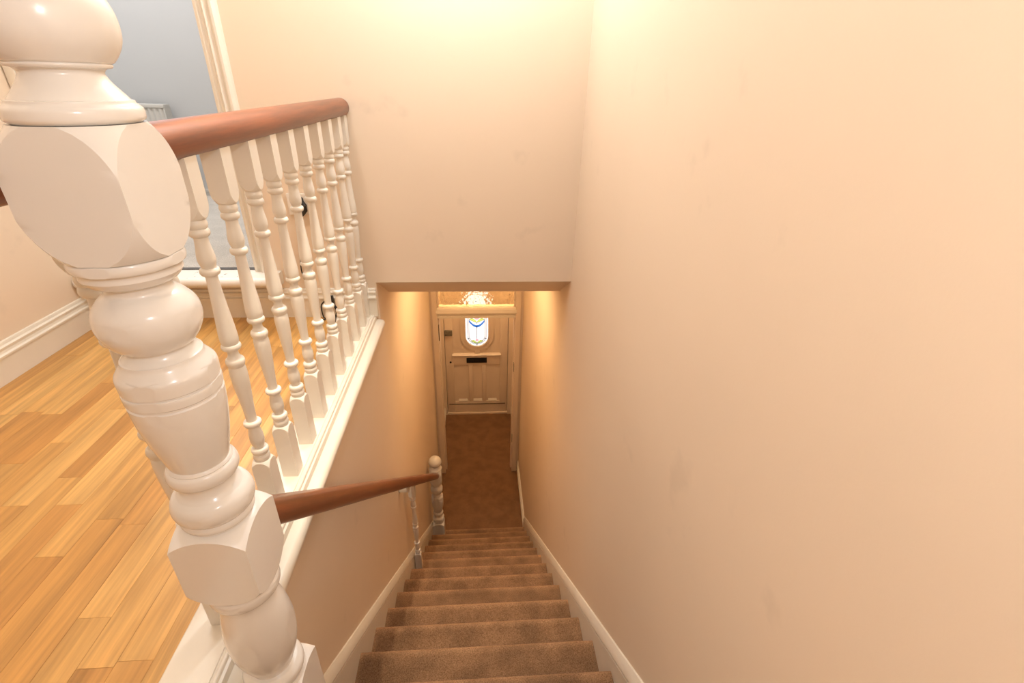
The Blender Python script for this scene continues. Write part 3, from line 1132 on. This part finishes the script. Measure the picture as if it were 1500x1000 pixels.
def pane(name, pts, m, y0=YG, t=0.004, par=None):
    bm = bmesh.new()
    plate(bm, pts, y0, y0 + t)
    return local(link(name, finish(bm, name), m, fd), fd)


bm = bmesh.new()
ring_prism(bm, stadium(GW - 0.002, GZ0 + 0.002, GZ1 - 0.002), stadium(GW - 0.024, GZ0 + 0.024, GZ1 - 0.024), YG, YG + 0.004)
local(link('outer_glass', finish(bm, 'outer_glass'), M['pane_clear'], fd), fd)
bm = bmesh.new()
ring_prism(bm, stadium(GW - 0.026, GZ0 + 0.026, GZ1 - 0.026), stadium(GW - 0.046, GZ0 + 0.046, GZ1 - 0.046), YG, YG + 0.004)
local(link('border_glass', finish(bm, 'border_glass'), M['pane_border'], fd), fd)
bm = bmesh.new()
plate(bm, stadium(GW - 0.048, GZ0 + 0.048, GZ1 - 0.048), YG, YG + 0.004)
local(link('clear_glass', finish(bm, 'clear_glass'), M['pane_clear'], fd), fd)


def leaf(cx, cz, s, w=0.090, up_=0.034, th=0.036):
    top, bot = [], []
    for k in range(9):
        t = k / 8
        xx = cx + s * (0.004 + w * t)
        mid_ = cz + up_ * math.sin(t * math.pi * 0.55)
        hh = th * math.sin(math.pi * min(1, t * 0.92 + 0.08)) ** 0.8
        top.append((xx, mid_ + hh * 0.6))
        bot.append((xx, mid_ - hh * 0.4))
    return top + bot[::-1]


def lozenge(cx, cz, a, b, n=12):
    return [(cx + a * math.cos(2 * math.pi * k / n), cz + b * math.sin(2 * math.pi * k / n)) for k in range(n)]


MZ, LZ = -2.632, -2.925
for s in (1, -1):
    pane('leaf_glass', leaf(CX, MZ, s), M['pane_green'], YG - 0.004)
    pane('leaf_glass', leaf(CX, LZ, s, 0.070, 0.026, 0.032), M['pane_green'], YG - 0.004)
    pane('leaf_glass', [(p[0], 2 * (MZ + 0.052) - p[1]) for p in leaf(CX, MZ, s)], M['pane_green'], YG - 0.004)
pane('bud_glass', lozenge(CX, MZ + 0.052, 0.030, 0.022), M['pane_pink'], YG - 0.005)
pane('bud_glass', lozenge(CX, LZ + 0.040, 0.022, 0.018), M['pane_pink'], YG - 0.005)
for sg in (1, -1):
    pts_o, pts_i = [], []
    for k in range(13):
        t = -1 + 2 * k / 12
        xx = CX + 0.094 * t
        zz = MZ - 0.062 + 0.072 * abs(t) ** 1.9
        if sg == -1:
            zz = 2 * (MZ + 0.052) - zz
        pts_o.append((xx, zz - 0.014))
        pts_i.append((xx, zz + 0.018))
    pane('arc_glass', pts_o + pts_i[::-1], M['pane_blue'], YG - 0.003)
bm = bmesh.new()                           # lead cames
ring_prism(bm, stadium(GW - 0.0235, GZ0 + 0.0235, GZ1 - 0.0235), stadium(GW - 0.0262, GZ0 + 0.0262, GZ1 - 0.0262), YG - 0.006, YG + 0.005)
ring_prism(bm, stadium(GW - 0.0455, GZ0 + 0.0455, GZ1 - 0.0455), stadium(GW - 0.0482, GZ0 + 0.0482, GZ1 - 0.0482), YG - 0.006, YG + 0.005)
def came(pts, r=0.0030):
    tube(bm, [(p[0], YG - 0.006, Z(p[1])) for p in pts], r, 6)
came([(CX, MZ - 0.060), (CX, LZ + 0.055)])
came([(CX, GZ1 - 0.05), (CX, MZ + 0.15)])
for s in (1, -1):
    for cz, kw in ((MZ, {}), (LZ, dict(w=0.070, up_=0.026, th=0.032))):
        lf = leaf(CX, cz, s, **kw)
        came(lf[:9], 0.0016)
        came(lf[9:], 0.0016)
    for zz in (-2.86, -2.30):
        came([(CX + s * (GW - 0.022), zz), (CX + s * (GW - 0.048), zz)], 0.004)
    came([(CX + s * 0.075, LZ - 0.004), (CX + s * 0.098, LZ - 0.012)], 0.0032)
came([(CX, LZ - 0.008), (CX, LZ - 0.030)], 0.006)
came([(CX, MZ - 0.006), (CX, MZ - 0.018)], 0.006)
came([(CX, MZ - 0.052), (CX, MZ - 0.070)], 0.005)
local(link('lead_came', finish(bm, 'lead_came'), M['lead'], fd), fd)

# ------------------------------------------------------------------ small things
sk = thing('telephone_socket', 'small white telephone socket with a black plug on the end wall', 'socket', (-0.742, Y1, Z(-0.47)))
bm = bmesh.new()
box(bm, -0.788, -0.702, Y1 - 0.012, Y1 - 0.0002, Z(-0.515), Z(-0.428), 0.004)
local(link('face_plate', finish(bm, 'face_plate'), M['plastic'], sk, smooth=40), sk)
bm = bmesh.new()
box(bm, -0.772, -0.748, Y1 - 0.0135, Y1 - 0.012, Z(-0.470), Z(-0.466))
local(link('port_slot', finish(bm, 'port_slot'), M['dirt'], sk), sk)
bm = bmesh.new()
tube(bm, [(-0.728, Y1 - 0.008, Z(-0.446)), (-0.722, Y1 - 0.026, Z(-0.456)), (-0.714, Y1 - 0.032, Z(-0.472)), (-0.716, Y1 - 0.030, Z(-0.492)), (-0.726, Y1 - 0.028, Z(-0.508)), (-0.735, Y1 - 0.026, Z(-0.520))],
     [0.006, 0.007, 0.011, 0.011, 0.007, 0.003], 10)
local(link('black_plug', finish(bm, 'black_plug'), M['black'], sk, smooth=60), sk)


def smooth_path(pts, sub=6):
    pts = [Vector(p) for p in pts]
    out = []
    for i in range(len(pts) - 1):
        a, b, c, d = pts[max(i - 1, 0)], pts[i], pts[i + 1], pts[min(i + 2, len(pts) - 1)]
        for k in range(sub):
            t = k / sub
            out.append(0.5 * (2 * b + (c - a) * t + (2 * a - 5 * b + 4 * c - d) * t * t + (3 * b - a - 3 * c + d) * t ** 3))
    out.append(pts[-1])
    return out


cb = thing('telephone_cable', 'thin black cable trailing down the end wall below the telephone socket', 'cable', (-0.76, Y1 - 0.04, Z(ZF)))
bm = bmesh.new()
tube(bm, smooth_path([(-0.735, Y1 - 0.026, Z(-0.521)), (-0.762, Y1 - 0.012, Z(-0.62)), (-0.782, Y1 - 0.010, Z(-0.745)), (-0.776, Y1 - 0.012, Z(-0.80)), (-0.762, Y1 - 0.028, Z(-0.85)), (-0.745, Y1 - 0.034, Z(-0.90)),
                      (-0.742, Y1 - 0.036, Z(-0.955)), (-0.735, Y1 - 0.045, Z(ZF + 0.004)), (-0.70, Y1 - 0.06, Z(ZF + 0.0045))]), 0.0026, 8)
local(link('cord', finish(bm, 'cord'), M['black'], cb, smooth=60), cb)

ad = thing('cable_connector', 'black connector on a kinked lead lying against the end skirting behind the balusters', 'connector', (-0.66, Y1 - 0.05, Z(ZF)))
bm = bmesh.new()
box(bm, -0.0085, 0.0085, -0.008, 0.008, 0.0, 0.055, 0.003)
o = link('plug_body', finish(bm, 'plug_body'), M['black'], ad, smooth=40)
o.location = (0.001, 0.006, 0.060)
o.rotation_euler = (math.radians(-6), math.radians(-5), 0)
bm = bmesh.new()
tube(bm, smooth_path([(-0.657, Y1 - 0.040, Z(-0.920)), (-0.645, Y1 - 0.043, Z(-0.938)), (-0.652, Y1 - 0.05, Z(-0.965)), (-0.655, Y1 - 0.06, Z(ZF + 0.004)), (-0.650, Y1 - 0.09, Z(ZF + 0.004)), (-0.640, Y1 - 0.13, Z(ZF + 0.004))]),
     [0.006] * 4 + [0.0085] * 5 + [0.0035] * 22, 8)
local(link('lead', finish(bm, 'lead'), M['black'], ad, smooth=60), ad)
bm = bmesh.new()
tube(bm, smooth_path([(-0.690, Y1 - 0.036, Z(-0.893)), (-0.712, Y1 - 0.034, Z(-0.915)), (-0.716, Y1 - 0.036, Z(-0.935)), (-0.712, Y1 - 0.042, Z(-0.968)), (-0.700, Y1 - 0.05, Z(ZF + 0.004)), (-0.672, Y1 - 0.06, Z(ZF + 0.004))]), 0.0030, 8)
local(link('lead', finish(bm, 'lead'), M['black'], ad, smooth=60), ad)

# radiator on the far bedroom wall
rd = thing('radiator', 'pale panel radiator on the grey wall of the room beyond the doorway', 'radiator', (-2.5, 3.70, Z(ZR)))
RX0, RX1, RY0, RY1, RZ0, RZ1 = -3.00, -1.985, 3.60, 3.67, -0.68, -0.175
bm = bmesh.new()
nfl = 30
pts = []
for i in range(nfl * 4 + 1):
    xx = RX0 + 0.01 + (RX1 - RX0 - 0.02) * i / (nfl * 4)
    ph = i % 4
    pts.append((xx, RY0 + (0.0 if ph in (1, 2) else 0.008)))
prof = pts + [(RX1 - 0.01, RY0 + 0.022), (RX0 + 0.01, RY0 + 0.022)]
extrude(bm, prof, 'z', Z(RZ0 + 0.02), Z(RZ1 - 0.02))
local(link('front_panel', finish(bm, 'front_panel'), M['enamel'], rd, smooth=60), rd)
for za, zb in ((RZ0, RZ0 + 0.022), (RZ1 - 0.022, RZ1)):
    bm = bmesh.new()
    box(bm, RX0, RX1, RY0 - 0.003, RY1, Z(za), Z(zb), 0.004)
    local(link('rail', finish(bm, 'rail'), M['enamel'], rd, smooth=40), rd)
bm = bmesh.new()
box(bm, RX1 - 0.008, RX1, RY0, RY1, Z(RZ0 + 0.02), Z(RZ1 - 0.02))
local(link('side_panel', finish(bm, 'side_panel'), M['enamel'], rd), rd)
bm = bmesh.new()
box(bm, RX0 + 0.01, RX1 - 0.01, RY1, 3.7195, Z(RZ0 + 0.10), Z(RZ1 - 0.10))
local(link('mounting_bracket', finish(bm, 'mounting_bracket'), M['steel'], rd), rd)
bm = bmesh.new()
tube(bm, [(RX1 + 0.02, 3.64, Z(ZR)), (RX1 + 0.02, 3.64, Z(RZ0 + 0.02)), (RX1 - 0.02, 3.64, Z(RZ0 + 0.03))], 0.008, 10)
local(link('pipe', finish(bm, 'pipe'), M['enamel'], rd, smooth=60), rd)

# skirting in the bedroom
bm = bmesh.new()
extrude(bm, [(3.72 - a, Z(ZR) + b) for a, b in skirting_profile(0.018, 0.045)], 'x', -3.3, -0.5)
structure('baseboard_bedroom', bm, M['enamel'], smooth=30)
